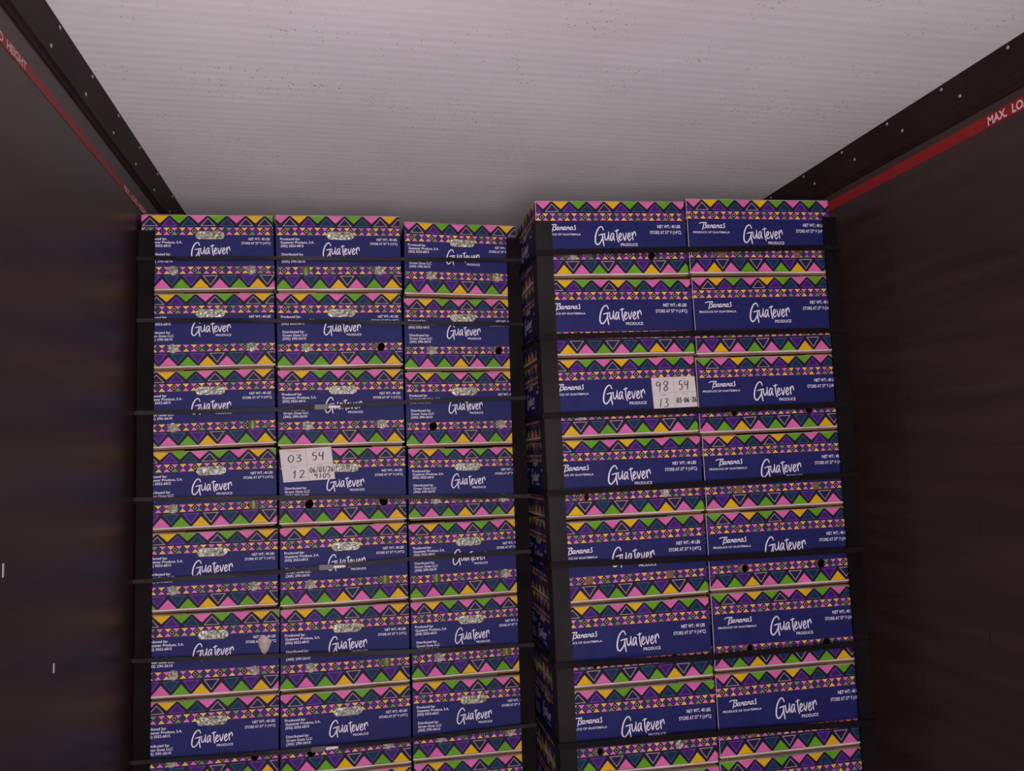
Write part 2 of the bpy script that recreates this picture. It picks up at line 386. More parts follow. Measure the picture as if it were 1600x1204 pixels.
def face_print(kind, var):
    P = []
    P.append(([(-1, 0), (2, 0), (2, .0013), (-1, .0013)], PI['white']))
    if kind == 'end':
        d = [0, -.0200][var]
        big_band(P, .0013, .0364, .0155 + d, .0577, 'PYGPGPYG' if var else 'PYGPGPYG', 'tcptctccp', False)
        small_band(P, .0383, .0650, .0128 + d * .5, .02345, 'PGPYPYPYPYPGPYPYPY', 'YPYPGPYPGPYPYPGPYP')
        small_band(P, .1650, .1905, .0116 + d * .5, .02345, 'GPYPYPYPYPGPGPYPYP', 'PYPYPYPGPYPYPYPGPY')
        big_band(P, .1925, .2352, .0193 + d, .0575, 'GPGYPGYP', 'tptpctpct', True)
        holes = HOLE_END
    else:
        d = [0, .0100][var]
        big_band(P, .0013, .0364, .0250 if not var else -.030, .0570, 'PYGPYGPGP' if not var else 'GPGPYGPYGPG'[1:], 'pcptcptptt' if not var else 'tpcptcptpt', False)
        small_band(P, .0383, .0650, .0080 + d, .0233, 'PYPGPYPYPYPGPYPYPYPYP', 'YPYPYPGPGPYPYPGPYPGPY')
        small_band(P, .1650, .1905, .0080 + d, .0233, 'YPGPYPYPYPGPYPYPGPYPY', 'PYPGPYPGPYPYPYPYPGPYP')
        big_band(P, .1925, .2352, .0246, .0575, 'PYPGPGYPG' if not var else 'PGYPGPGYP', 'tpctctpctp' if not var else 'ptpctctpct', True)
        P.append(([(-.001, 0), (.0016, 0), (.0016, 1), (-.001, 1)], PI['white']))
        holes = HOLE_LONG
    P.append(([(-1, .2352), (2, .2352), (2, 1), (-1, 1)], PI['white']))
    return P, holes
def face_letters(kind):
    T = []
    if kind == 'end':
        T.append(scaled(LOGO_T, 320, 865, .1468, .2628, 195, 450, .0884, .1410))
        T += [text_fit('PRODUCE', .2177, .2640, .1335, .1405),
              text_fit('NET WT.: 40 LBS', .3190, .3850, .0730, .0812), text_fit('STORE AT 57\u00b0 F (14\u00b0C)', .2975, .3864, .0870, .0948),
              text_fit('Produced by:', .0129, .0734, .0720, .0800), text_fit('Guatever Produce, S.A.', .0142, .1190, .0832, .0912),
              text_fit('(502) 5552-6815', .0142, .0850, .0944, .1024), text_fit('Distributed by:', .0167, .0837, .1214, .1294),
              text_fit('Green Goes LLC', .0167, .0940, .1326, .1406), text_fit('(305) 290-2610', .0167, .0890, .1438, .1518)]
    else:
        T.append(scaled(LOGO_T, 320, 865, .1887, .3244, 195, 450, .0830, .1460))
        T.append(scaled(SCRIPT_T, -20, 600, .0400, .1270, 300, 500, .0735, .1000))
        T += [text_fit('PRODUCE', .2720, .3280, .1373, .1465), text_fit('PRODUCE OF GUATEMALA', .0180, .1420, .1045, .1110),
              text_fit('NET WT.: 40 LBS', .3980, .4760, .0775, .0880), text_fit('STORE AT 57\u00b0 F (14\u00b0C)', .3720, .4775, .0970, .1075)]
    return T
_faces = {}
def printed_face(kind, var):
    if (kind, var) not in _faces:
        P, holes = face_print(kind, var); W = W_END if kind == 'end' else W_LONG
        _faces[kind, var] = tri_mesh(W, H_LID, P, [outline(h) for h in holes], PI['navy'])
    return _faces[kind, var]
LETTERS = {k: face_letters(k) for k in ('end', 'long')}
Z_LID = .0063   # the lid starts this far above the foot of the tray
def frame(side, ox=0.0):
    """maps (u, v, outward) on one side of a carton to its local space; -X and +X are the ends"""
    hx, hy = W_LONG / 2 + ox, W_END / 2 + ox
    if side == '-x': return lambda u, v, o: Vector((-hx - o, W_END / 2 - u, Z_LID + H_LID - v))
    if side == '+x': return lambda u, v, o: Vector((hx + o, -W_END / 2 + u, Z_LID + H_LID - v))
    if side == '-y': return lambda u, v, o: Vector((-W_LONG / 2 + u, -hy - o, Z_LID + H_LID - v))
    return lambda u, v, o: Vector((W_LONG / 2 - u, hy + o, Z_LID + H_LID - v))
def lid_mesh(var, seed):
    mb = MB()
    for side, kind in (('-x', 'end'), ('+x', 'end'), ('-y', 'long'), ('+y', 'long')):
        W = W_END if kind == 'end' else W_LONG
        if side in ('+x', '+y'):      # the far sides are never faced
            vs, fs, cs = tri_mesh(W, H_LID, [], [outline(h) for h in (HOLE_END if kind == 'end' else HOLE_LONG)], PI['navy'], .06)
            letters = []
        else:
            vs, fs, cs = printed_face(kind, var); letters = LETTERS[kind]
        fr = frame(side); sd = seed * 13.7 + ord(side[1]) + (5 if side[0] == '-' else 0)
        def place(u, v, up=0.0):
            e = math.sin(math.pi * min(1, max(0, u / W)))
            t = v / H_LID
            bul = .0016 * e * math.sin(math.pi * t) + .0020 * e * noise.noise(Vector((u * 9, v * 11, sd)))
            bul += .0020 * e * t * noise.noise(Vector((u * 16, 4.0, sd)))
            dv = .0024 * e * (t ** 3) * noise.noise(Vector((u * 7, 9.0, sd))) + .0010 * e * (1 - t) * noise.noise(Vector((u * 7, 2.0, sd)))
            return fr(u, v + dv, bul + up)
        b = len(mb.v); mb.v += [tuple(place(*p)) for p in vs]
        for f, c in zip(fs, cs): mb.f.append(tuple(b + i for i in f)); mb.m.append(c)
        for V, Fq in letters:
            b = len(mb.v); mb.v += [tuple(place(x, y, .0006)) for x, y in V]
            for f in Fq: mb.f.append(tuple(b + i for i in f)); mb.m.append(PI['letter'])
        # folded lower edge, 4 mm thick
        N = 18
        for i in range(N):
            a, c = W * i / N, W * (i + 1) / N
            p0, p1 = place(a, H_LID), place(c, H_LID); n = fr(0, 0, -.004) - fr(0, 0, 0)
            mb.poly([p0, p1, p1 + n, p0 + n], PI['white'])
    # top panel, open in the middle
    zt = Z_LID + H_LID; X, Y = W_LONG / 2, W_END / 2; x, y = X - .13, Y - .10
    for q in (((-X, -Y), (X, -Y), (x, -y), (-x, -y)), ((X, -Y), (X, Y), (x, y), (x, -y)), ((X, Y), (-X, Y), (-x, y), (x, y)), ((-X, Y), (-X, -Y), (-x, -y), (-x, y))):
        mb.poly([(a, b_, zt) for a, b_ in q], PI['white'])
    me = mb.mesh('lid', MATS)
    # all outward: fix orientation of the mirrored faces
    return me

def tray_mesh(var):
    """inner kraft tray; var shifts its holes against those of the lid"""
    mb = MB(); g = -.0055
    dx = {0: 0.0, 1: .010, 2: .2}[var]
    for side, kind in (('-x', 'end'), ('+x', 'end'), ('-y', 'long'), ('+y', 'long')):
        W = W_END if kind == 'end' else W_LONG; H = H_LID + Z_LID - .002
        hs = [outline(h, .001, dx if h[0] == 'disc' else 0) for h in (HOLE_END if kind == 'end' else HOLE_LONG)]
        if var == 2 and kind == 'long': hs = []
        if var == 2 and kind == 'end': hs = hs[:1]
        vs, fs, cs = tri_mesh(W, H, [], hs, 0, .08)
        fr = frame(side, g)
        k = (W + 2 * g) / W
        b = len(mb.v)
        for u, v in vs:
            mb.v.append(tuple(fr(W / 2 + (u - W / 2) * k, v + .002, 0)))
        for f, c in zip(fs, cs): mb.f.append(tuple(b + i for i in f)); mb.m.append(0)
    X, Y = W_LONG / 2 + g, W_END / 2 + g
    mb.poly([(-X, -Y, 0), (-X, Y, 0), (X, Y, 0), (X, -Y, 0)], 0)
    mb.poly([(-X, -Y, .003), (-X, Y, .003), (X, Y, .003), (X, -Y, .003)], 1)
    # flaps of the tray folded over the lid corners
    z0, z1 = Z_LID + H_LID + .0002, Z_LID + H_LID + .0036
    for sx in (-1, 1):
        for (ya, yb) in ((-Y + .002, -Y + .10), (Y - .118, Y - .002)):
            xa, xb = sorted((sx * (X + .003), sx * (X - .11)))
            mb.box(xa, ya, z0, xb, yb, z1, 0)
    return mb.mesh('tray', [M_KRAFT, M_INSIDE])

def film_mesh(w_, h_, seed, amp=.006, out=.0015):
    """crumpled film pressed against a hole from inside; local frame: -X outward, Y across, Z up"""
    mb = MB(); nx, ny = 34, 14
    for j in range(ny + 1):
        for i in range(nx + 1):
            a, b = i / nx * 2 - 1, j / ny * 2 - 1
            q = Vector((a * w_ * 90, b * h_ * 90 + a * w_ * 40, seed * 3.3))
            r = 1 - abs(noise.noise(q)) * 2.2
            r += .5 * (1 - abs(noise.noise(q * 2.3)) * 2)
            e = max(0, 1 - max(abs(a), abs(b)) ** 6)
            mb.v.append((-(out * e + amp * (r - 1.0) * .55 * e) , a * w_, b * h_))
    for j in range(ny):
        for i in range(nx):
            k = j * (nx + 1) + i; mb.f.append((k, k + nx + 1, k + nx + 2, k + 1)); mb.m.append(0)
    return mb.mesh('plastic_liner', [M_FILM], smooth=True)

LIDS = [[lid_mesh(v, s) for s in range(3)] for v in (0, 1)]
TRAYS = [tray_mesh(v) for v in range(3)]
F_SLOT = [film_mesh(.047, .016, s) for s in range(4)]
F_DISC = [film_mesh(.0165, .0165, 10 + s, amp=.007) for s in range(4)]

BOX_GROUP_L = 'banana boxes on the left pallet'; BOX_GROUP_R = 'banana boxes on the right pallet'
def add_film(root, side, hole, mesh):
    fr = frame(side); p = fr(hole[1], hole[2], -.0030)
    o = link('plastic_liner', mesh, root); o.location = p
    if side == '-y': o.rotation_euler = (0, 0, math.radians(90))
    return o
def carton(name_label, group, loc, tilt, yaw, zs, ws, turned, lid, tray, ends='', longs='', slot=True, seed=0):
    root = bpy.data.objects.new('banana_box', None); COL.objects.link(root); root.empty_display_size = .1
    root.matrix_world = (Matrix.Translation(loc) @ Matrix.Rotation(tilt, 4, 'Y') @
                         Matrix.Rotation(yaw + (math.pi / 2 if turned else 0), 4, 'Z') @ Matrix.Diagonal((1, ws, zs, 1) if turned else (ws, 1, zs, 1)))
    tag(root, name_label, 'box', group)
    link('lid', LIDS[lid][seed % 3], root)
    link('tray', TRAYS[tray], root)
    if slot: add_film(root, '-x', HOLE_END[0], F_SLOT[seed % 4])
    for k, c in enumerate(ends):
        if c == 'c': add_film(root, '-x', HOLE_END[1 + k], F_DISC[(seed + k) % 4])
    for k, c in enumerate(longs):
        if c == 'c': add_film(root, '-y', HOLE_LONG[k], F_DISC[(seed + k) % 4])
    return root

def banana_mesh():
    mb = MB(); n, k = 22, 12
    for i in range(n + 1):
        t = i / n; a = (t - .5) * .80; R = .13
        c = Vector((R * (math.cos(a) - 1), 0, R * math.sin(a)))
        d = Vector((math.cos(a), 0, math.sin(a)))
        r = .0185 * (min(1, math.sin(math.pi * min(max(t, .0), 1)) * 1.7 + .12) if t < .93 else .3)
        for j in range(k):
            th = j / k * 2 * math.pi; rr = r * (1 + .06 * math.cos(5 * th))
            p = c + d * (rr * math.cos(th)) + Vector((0, 1, 0)) * (rr * math.sin(th)); mb.v.append(tuple(p))
    for i in range(n):
        for j in range(k):
            a, b = i * k + j, i * k + (j + 1) % k; mb.f.append((a, b, b + k, a + k)); mb.m.append(0)
    mb.f.append(tuple(range(k - 1, -1, -1))); mb.m.append(0); mb.f.append(tuple(n * k + j for j in range(k))); mb.m.append(0)
    return mb.mesh('banana', [M_BANANA], smooth=True)
BANANA = banana_mesh()

# ------------------------------------------------------------------ container shell
XL, XR, YB, YE = -.6355, 1.6545, -2.4, 4.3
ZC = CAMZ + 1.0125; T = .05
def slab(name, x0, y0, z0, x1, y1, z1, mt):
    mb = MB(); mb.box(x0, y0, z0, x1, y1, z1); return struct(link(name, mb.mesh(name, [mt])))
slab('ceiling', XL - T, YB, ZC, XR + T, YE, ZC + T, M_CEIL)
slab('wall_left', XL - T, YB, -.05, XL, YE, ZC, M_WALL)
slab('wall_right', XR, YB, -.05, XR + T, YE, ZC, M_WALL)
slab('wall_front', XL - T, YE, -.05, XR + T, YE + T, ZC, M_WALL)
mb = MB(); mb.box(XL, YB, -.05, XR, YE, -.02)
xx = XL + .02
while xx < XR - .04:
    mb.box(xx, YB, -.02, xx + .03, YE, 0); xx += .055
struct(link('floor', mb.mesh('floor', [M_FLOOR])))
# black coving between wall and ceiling with two rows of rivets
def coving(name, X, s):
    """s = +1: wall on the left (profile grows towards +x)"""
    prof = [(.0, ZC), (.006, ZC), (.006, ZC - .085), (.011, ZC - .090), (.011, ZC - .112), (.006, ZC - .120), (.004, ZC - .128), (.0, ZC - .130)]
    me = MB()
    for i in range(len(prof) - 1):
        (a, za), (b, zb) = prof[i], prof[i + 1]
        q = [(X + s * a, YB, za), (X + s * a, YE, za), (X + s * b, YE, zb), (X + s * b, YB, zb)]
        me.poly(q, 0)
    o = struct(link(name, me.mesh(name, [M_TRIM])))
    rv = MB()
    def rivet(y, z, off):
        c = Vector((X + s * off, y, z)); k = 10
        ring = [(c + Vector((0, .0055 * math.cos(a), .0055 * math.sin(a)))) for a in [2 * math.pi * i / k for i in range(k)]]
        top = [(c + Vector((s * .0022, .003 * math.cos(a), .003 * math.sin(a)))) for a in [2 * math.pi * i / k for i in range(k)]]
        for i in range(k): rv.poly([ring[i], ring[(i + 1) % k], top[(i + 1) % k], top[i]], 0)
        rv.poly(top, 0)
    for i in range(-18, 11):
        rivet(1.82 + .234 * i, ZC - (.090 if s > 0 else .062), .0112 if s > 0 else .0062)
        rivet(1.885 + .234 * i, ZC - .013, .0062)
    r = link('rivets', rv.mesh('rivets', [M_RIVET]), o)
    return o
coving('trim_1', XL, 1); coving('trim_2', XR, -1)

# red load-height lines with lettering
def load_line(X, s, zc, h, starts, label):
    root = bpy.data.objects.new('load_height_line', None); COL.objects.link(root); root.location = (X, 1.0, zc)
    tag(root, label, 'marking line')
    mb = MB(); mb.box(X, YB + .05, zc - h / 2, X + s * .0010, YE - .02, zc + h / 2)
    o = link('stripe', mb.mesh('stripe', [M_RED]), root); o.location = (-X, -1.0, -zc)
    tv, tf = text_tris('MAX.  LOAD  HEIGHT', .03)
    x0 = min(p[0] for p in tv); x1 = max(p[0] for p in tv)
    for st in starts:
        lb = MB(); b = 0
        for (x, y) in tv:
            t = (x - x0) / (x1 - x0) * .262
            yy = st + t if s > 0 else st - t
            lb.v.append((X + s * .0014, yy, zc - h * .34 + y / .729 * h * .68))
        for f in tf: lb.f.append(f); lb.m.append(0)
        q = link('lettering', lb.mesh('lettering', [M_REDT]), root); q.location = (-X, -1.0, -zc)
load_line(XL, 1, CAMZ + .8225, .026, (1.456, 2.437, .475), 'red maximum load height stripe with white lettering on the left wall')
load_line(XR, -1, CAMZ + .8435, .034, (1.738, .76), 'red maximum load height stripe with white lettering on the right wall')

# scuffs and scratches, part of the wall linings' surface
def marks(name, X, s, lst, mt, parent):
    mb = MB()
    for (y, z0, z1, w_) in lst:
        mb.box(X, y - w_ / 2, z0, X + s * .0006, y + w_ / 2, z1)
    o = link(name, mb.mesh(name, [mt]), bpy.data.objects[parent]); return o
marks('scuff', XL, 1, [(1.674, CAMZ - .190, CAMZ - .164, .006)], M_SCUFF, 'wall_left')
marks('scuff', XL, 1, [(1.950, CAMZ - .431, CAMZ - .411, .008)], M_SCUFF, 'wall_left')
marks('scratch', XR, -1, [(1.878, CAMZ - .275, CAMZ - .181, .005), (1.879, CAMZ - .542, CAMZ - .491, .007), (2.063, CAMZ - .654, CAMZ - .51, .005)], M_SCRATCH, 'wall_right')
marks('panel_seam', XR, -1, [(2.14, 0.02, CAMZ + .80, .003)], M_SCRATCH, 'wall_right')

# ------------------------------------------------------------------ the stacks
DL, DR, XR0, YAWR = 2.6059, 2.3369, .582, -.0303
def yR(x): return DR + YAWR * (x - XR0)
BASE = .145
COLS_L = [
 [(-0.622, 2.366, 2.380), (-0.622, 2.1167, 2.1274), (-0.620, 1.8743, 1.8856), (-0.619, 1.6303, 1.6352), (-0.618, 1.3868, 1.3835), (-0.618, 1.1476, 1.1364), (-0.619, .8962, .8867)],
 [(-0.2225, 2.380, 2.3903), (-0.2215, 2.1230, 2.1297), (-0.2215, 1.8769, 1.8777), (-0.2190, 1.6289, 1.6281), (-0.2175, 1.3833, 1.3849), (-0.2180, 1.1364, 1.1318), (-0.2190, .8826, .8806)],
 [(0.1800, 2.371, 2.3643), (0.1780, 2.1126, 2.1116), (0.1780, 1.8672, 1.8686), (0.1800, 1.6198, 1.6135), (0.1800, 1.3767, 1.3816), (0.1810, 1.1317, 1.1332), (0.1800, .8860, .8789)]]
COLS_R = [
 [(.576, 2.3633, 2.3777), (.578, 2.1183, 2.1244), (.580, 1.8685, 1.8797), (.585, 1.6246, 1.6291), (.589, 1.3794, 1.3909), (.592, 1.1351, 1.1397), (.596, .8931, .8909)],
 [(1.065, 2.3839, 2.3921), (1.0715, 2.1265, 2.1397), (1.071, 1.8715, 1.883), (1.077, 1.6265, 1.6347), (1.077, 1.3887, 1.3945), (1.077, 1.1469, 1.1484), (1.080, .9056, .9117)]]
def extend(c):
    c = list(c); x, a, b = c[-1]
    for k in (1, 2): c.append((x, a + (BASE - a) * k / 3, b + (BASE - b) * k / 3))
    return c
ORD = ['top', 'second', 'third', 'fourth', 'fifth', 'sixth', 'seventh', 'eighth', 'lowest']
CN = ['left column', 'middle column', 'right column']
VENT_L = [['cc', 'cc', 'cg', 'cg', 'cc', 'cc', 'cd', 'cc', 'cc'], ['gc', 'cd', 'cc', 'dd', 'cg', 'cg', 'dc', 'cc', 'cc'], ['cc', 'cd', 'dc', 'cc', 'gc', 'cg', 'cc', 'cc', 'cc']]
LIDV_L = [[1, 0, 0, 1, 0, 1, 0, 0, 1], [0] * 9, [0] * 9]
EX_L = {(0, 5): ' with torn film', (1, 3): ' labelled 03 54'}
EX_R = {(0, 2): ' labelled 98 54'}
ROOTS = {}
def bananas(M, hole):
    o = link('banana', BANANA); p = frame('-x')(hole[1], hole[2], -.0275)
    o.matrix_world = M @ Matrix.Translation(p) @ Matrix.Rotation(math.pi, 4, 'Z') @ Matrix.Translation((0, 0, random.uniform(.0, .012))) 
    return o
for j, c in enumerate(COLS_L):
    c = extend(c)
    for i, (x, a, b) in enumerate(c):
        nb = c[i + 1] if i + 1 < len(c) else (x, BASE, BASE)
        top = (a + b) / 2; bot = (nb[1] + nb[2]) / 2 + .2 * .7 * abs((b - a) - (nb[2] - nb[1])) / .4
        bot += .0008; zs = (top - bot) / .2512; tilt = -.7 * math.atan((b - a) / .4)
        xn = COLS_L[j + 1][min(i, 6)][0] if j < 2 else .5635
        ws = (xn - x - .0040) / .3985; x += .0015
        dy = random.uniform(-.004, .004); yaw = random.uniform(-.003, .003)
        ly = DL + W_LONG / 2 + dy
        v = VENT_L[j][i]
        lab = 'blue banana box%s, %s in the left pallet\'s %s' % (EX_L.get((j, i), ''), ORD[i] + (' from the top' if 0 < i < 8 else ''), CN[j])
        r = carton(lab, BOX_GROUP_L, (x + .19825 * ws, ly, bot), tilt, yaw, zs, ws, True, LIDV_L[j][i], 0 if 'g' in v or v[0] == 'd' else 1, ends=v, longs='', seed=i * 3 + j)
        ROOTS['L', j, i] = r
        for k in (0, 1):
            if v[k] == 'g':
                o = bananas(r.matrix_world, HOLE_END[1 + k])
                tag(o, 'green banana in the %s vent hole of the left pallet\'s %s box down, %s' % (('left', 'right')[k], ORD[i], CN[j]), 'banana', 'green bananas seen through vent holes')
LONG_R = [['c.', '.c', 'c.', '.c', '..', '..', '.c', '..', '..'], ['..'] * 9]
TR_R = [[1, 1, 2, 1, 2, 1, 1, 2, 2], [2, 2, 1, 2, 1, 1, 2, 2, 1]]
LV_R = [[0, 0, 0, 0, 0, 0, 1, 0, 0], [0, 0, 1, 0, 1, 1, 0, 1, 0]]
for j, c in enumerate(COLS_R):
    c = extend(c)
    for i, (x, a, b) in enumerate(c):
        nb = c[i + 1] if i + 1 < len(c) else (x, BASE, BASE)
        top = (a + b) / 2; bot = (nb[1] + nb[2]) / 2 + .25 * .7 * abs((b - a) - (nb[2] - nb[1])) / .5
        bot += .0008; zs = (top - bot) / .2512; tilt = -.7 * math.atan((b - a) / .495)
        ws = (COLS_R[1][min(i, 6)][0] - x - .0040) / .4955 if j == 0 else 1.0
        dy = random.uniform(-.003, .003)
        xc = x + .0015 + .2470 * ws; ly = yR(xc) + W_END / 2 + dy
        lab = 'blue banana box%s, %s in the right pallet\'s %s' % (EX_R.get((j, i), ''), ORD[i] + (' from the top' if 0 < i < 8 else ''), CN[0] if j == 0 else CN[2])
        ROOTS['R', j, i] = carton(lab, BOX_GROUP_R, (xc, ly, bot), tilt, YAWR + random.uniform(-.001, .001), zs, ws, False, LV_R[j][i], TR_R[j][i],
                                  ends='cc' if j == 0 else '', longs=LONG_R[j][i], slot=(j == 0), seed=i * 2 + j + 1)

# paper labels stuck on two of the boxes
def paper_label(root, side, quad, head, hand, label):
    """quad = (u0, v0, u1, v1) plus shear; drawn in label units 0..1"""
    fr = frame(side); u0, v0, u1, v1, sh = quad
    pt = lambda a, b, o: tuple(fr(u0 + (u1 - u0) * a + sh * b, v0 + (v1 - v0) * b - sh * a * .55, .0052 + o))
    mb = MB()
    n = 6
    for i in range(n):
        for k in range(n):
            q = [(i / n, k / n), (i / n, (k + 1) / n), ((i + 1) / n, (k + 1) / n), ((i + 1) / n, k / n)]
            mb.poly([pt(a, b, 0) for a, b in q], 0)
    for q in (((0, 0), (1, 0)), ((1, 0), (1, 1)), ((1, 1), (0, 1)), ((0, 1), (0, 0))):   # sheet edge down to the lid
        mb.poly([pt(*q[0], 0), pt(*q[1], 0), pt(*q[1], -.0055), pt(*q[0], -.0055)], 0)
    for q in ((.497, .0, .503, 1.0), (0, .497, 1, .503)):
        mb.poly([pt(q[0], q[1], .0003), pt(q[0], q[3], .0003), pt(q[2], q[3], .0003), pt(q[2], q[1], .0003)], 2)
    for txt, a0, a1, b0, b1 in head:
        V, Fq = text_fit(txt, a0, a1, b0, b1)
        b_ = len(mb.v); mb.v += [pt(x, y, .0004) for x, y in V]
        for f in Fq: mb.f.append(tuple(b_ + q for q in f)); mb.m.append(2)
    for txt, a0, a1, b0, b1, wd in hand:
        V, Fq = handwriting(txt, a0, a1, b0, b1, wd)
        b_ = len(mb.v); mb.v += [pt(x, y, .0006) for x, y in V]
        for f in Fq: mb.f.append(tuple(b_ + q for q in f)); mb.m.append(1)
    o = link('paper_label', mb.mesh('paper_label', [M_PAPER, M_INK, M_FAINT]), root); o['label'] = label
HEADS = [('Packing plant', .16, .40, .045, .085), ('Boxes', .68, .80, .045, .085), ('Pallet', .17, .31, .545, .585), ('Date', .70, .80, .525, .565)]
paper_label(ROOTS['L', 1, 3], '-x', (.0010, .0010, .1600, .1060, .012), HEADS,
            [('03', .13, .43, .18, .40, .028), ('54', .60, .86, .14, .38, .028), ('l2', .17, .45, .66, .90, .026), ('06/03/26', .53, 1.0, .60, .76, .022), ('9105', .60, .93, .80, .94, .022)],
            'white paper label handwritten 03, 54, 12, 06/03/26 and 9105')
paper_label(ROOTS['R', 0, 2], '-y', (.3460, .0650, .4900, .1630, .004), HEADS,
            [('98', .07, .40, .13, .44, .026), ('54', .60, .86, .13, .42, .026), ('13', .10, .36, .68, .96, .024), ('03-06-26', .53, 1.0, .68, .84, .026)],
            'white paper label handwritten 98, 54, 13 and 03-06-26')
# torn film flap
mb = MB(); r_ = ROOTS['L', 0, 5]; fr = frame('-x')
pts = [(.345, .072), (.362, .078), (.374, .092), (.364, .118), (.353, .133), (.345, .122), (.334, .098), (.333, .086)]
cen = (.352, .098)
for i in range(8):
    a, b = pts[i], pts[(i + 1) % 8]
    mb.poly([fr(*a, .004 + .002 * (i % 2)), fr(*b, .004 + .002 * ((i + 1) % 2)), fr(*cen, .013)], 0)
    mb.poly([fr(*a, .003), fr(*b, .003), fr(*b, .004 + .002 * ((i + 1) % 2)), fr(*a, .004 + .002 * (i % 2))], 0)
o = link('torn_film', mb.mesh('torn_film', [mat('torn_grey_film', s2l(150, 132, 130), rough=.35, var=.3, vscale=40)], smooth=False), r_)
o['label'] = 'torn greyish flap of film'

# ------------------------------------------------------------------ corner boards
def corner_board(path, sx, sy, leg, side_leg, label, mt=M_BOARD):
    """L-shaped angle board; path = [(x_corner, y_face, z)] from the top down; sx = direction in which the front leg runs"""
    mb = MB(); t = .0040
    sec = [(0, 0), (sx * leg, 0), (sx * leg, t), (sx * t, t), (sx * t, side_leg), (0, side_leg)]
    fine = []
    for k in range(len(path) - 1):
        for q in range(6):
            f = q / 6; fine.append(tuple(path[k][a] + (path[k + 1][a] - path[k][a]) * f for a in range(3)))
    fine.append(path[-1])
    n = len(sec)
    for i, p in enumerate(fine):
        wob = .0018 * noise.noise(Vector((p[0] * 3, p[1], p[2] * 4)))
        for k, q in enumerate(sec):
            mb.v.append((p[0] + q[0], p[1] + q[1] + (wob if k in (1, 2) else 0), p[2]))
        if i:
            b = i * n
            for k in range(n): mb.f.append((b - n + k, b - n + (k + 1) % n, b + (k + 1) % n, b + k)); mb.m.append(0)
    mb.f.append(tuple(range(n))); mb.m.append(0); mb.f.append(tuple(len(mb.v) - n + k for k in range(n))); mb.m.append(0)
    o = link('corner_board', mb.mesh('corner_board', [mt])); tag(o, label, 'corner protector', 'black corner boards')
    return o
Z = lambda z: CAMZ + z
yl = DL - .0125
corner_board([(-.6315, yl, Z(.739)), (-.6315, yl, Z(.54)), (-.6300, yl, Z(.07)), (-.6290, yl, Z(-.41)), (-.6300, yl, Z(-.67)), (-.6300, yl, .150)], 1, 1, .046, .05, 'black corner board on the left edge of the left pallet, beside the left wall')
corner_board([(.5725, yl, Z(.744)), (.5725, yl, Z(.33)), (.5725, yl, Z(.03)), (.5725, yl, Z(-.43)), (.5725, yl, .150)], -1, 1, .046, .05, 'black corner board between the two pallets, on the right edge of the left pallet')
corner_board([(0.5635, yR(.57) - .0130, Z(.723)), (0.5655, yR(.57) - .0130, Z(.40)), (0.5715, yR(.57) - .0140, Z(.05)), (0.5790, yR(.57) - .0130, Z(-.43)), (0.5825, yR(.57) - .0130, Z(-.89)), (0.5825, yR(.57) - .0130, .150)], 1, 1, .052, .055, 'black corner board with a greyish front on the left edge of the right pallet', M_BOARD2)
corner_board([(1.5720, yR(1.57) - .0115, Z(.755)), (1.5770, yR(1.57) - .0115, Z(.12)), (1.5810, yR(1.57) - .0115, Z(-.4)), (1.5840, yR(1.57) - .0115, .150)], -1, 1, .050, .05, 'black corner board on the right edge of the right pallet, near the right wall')

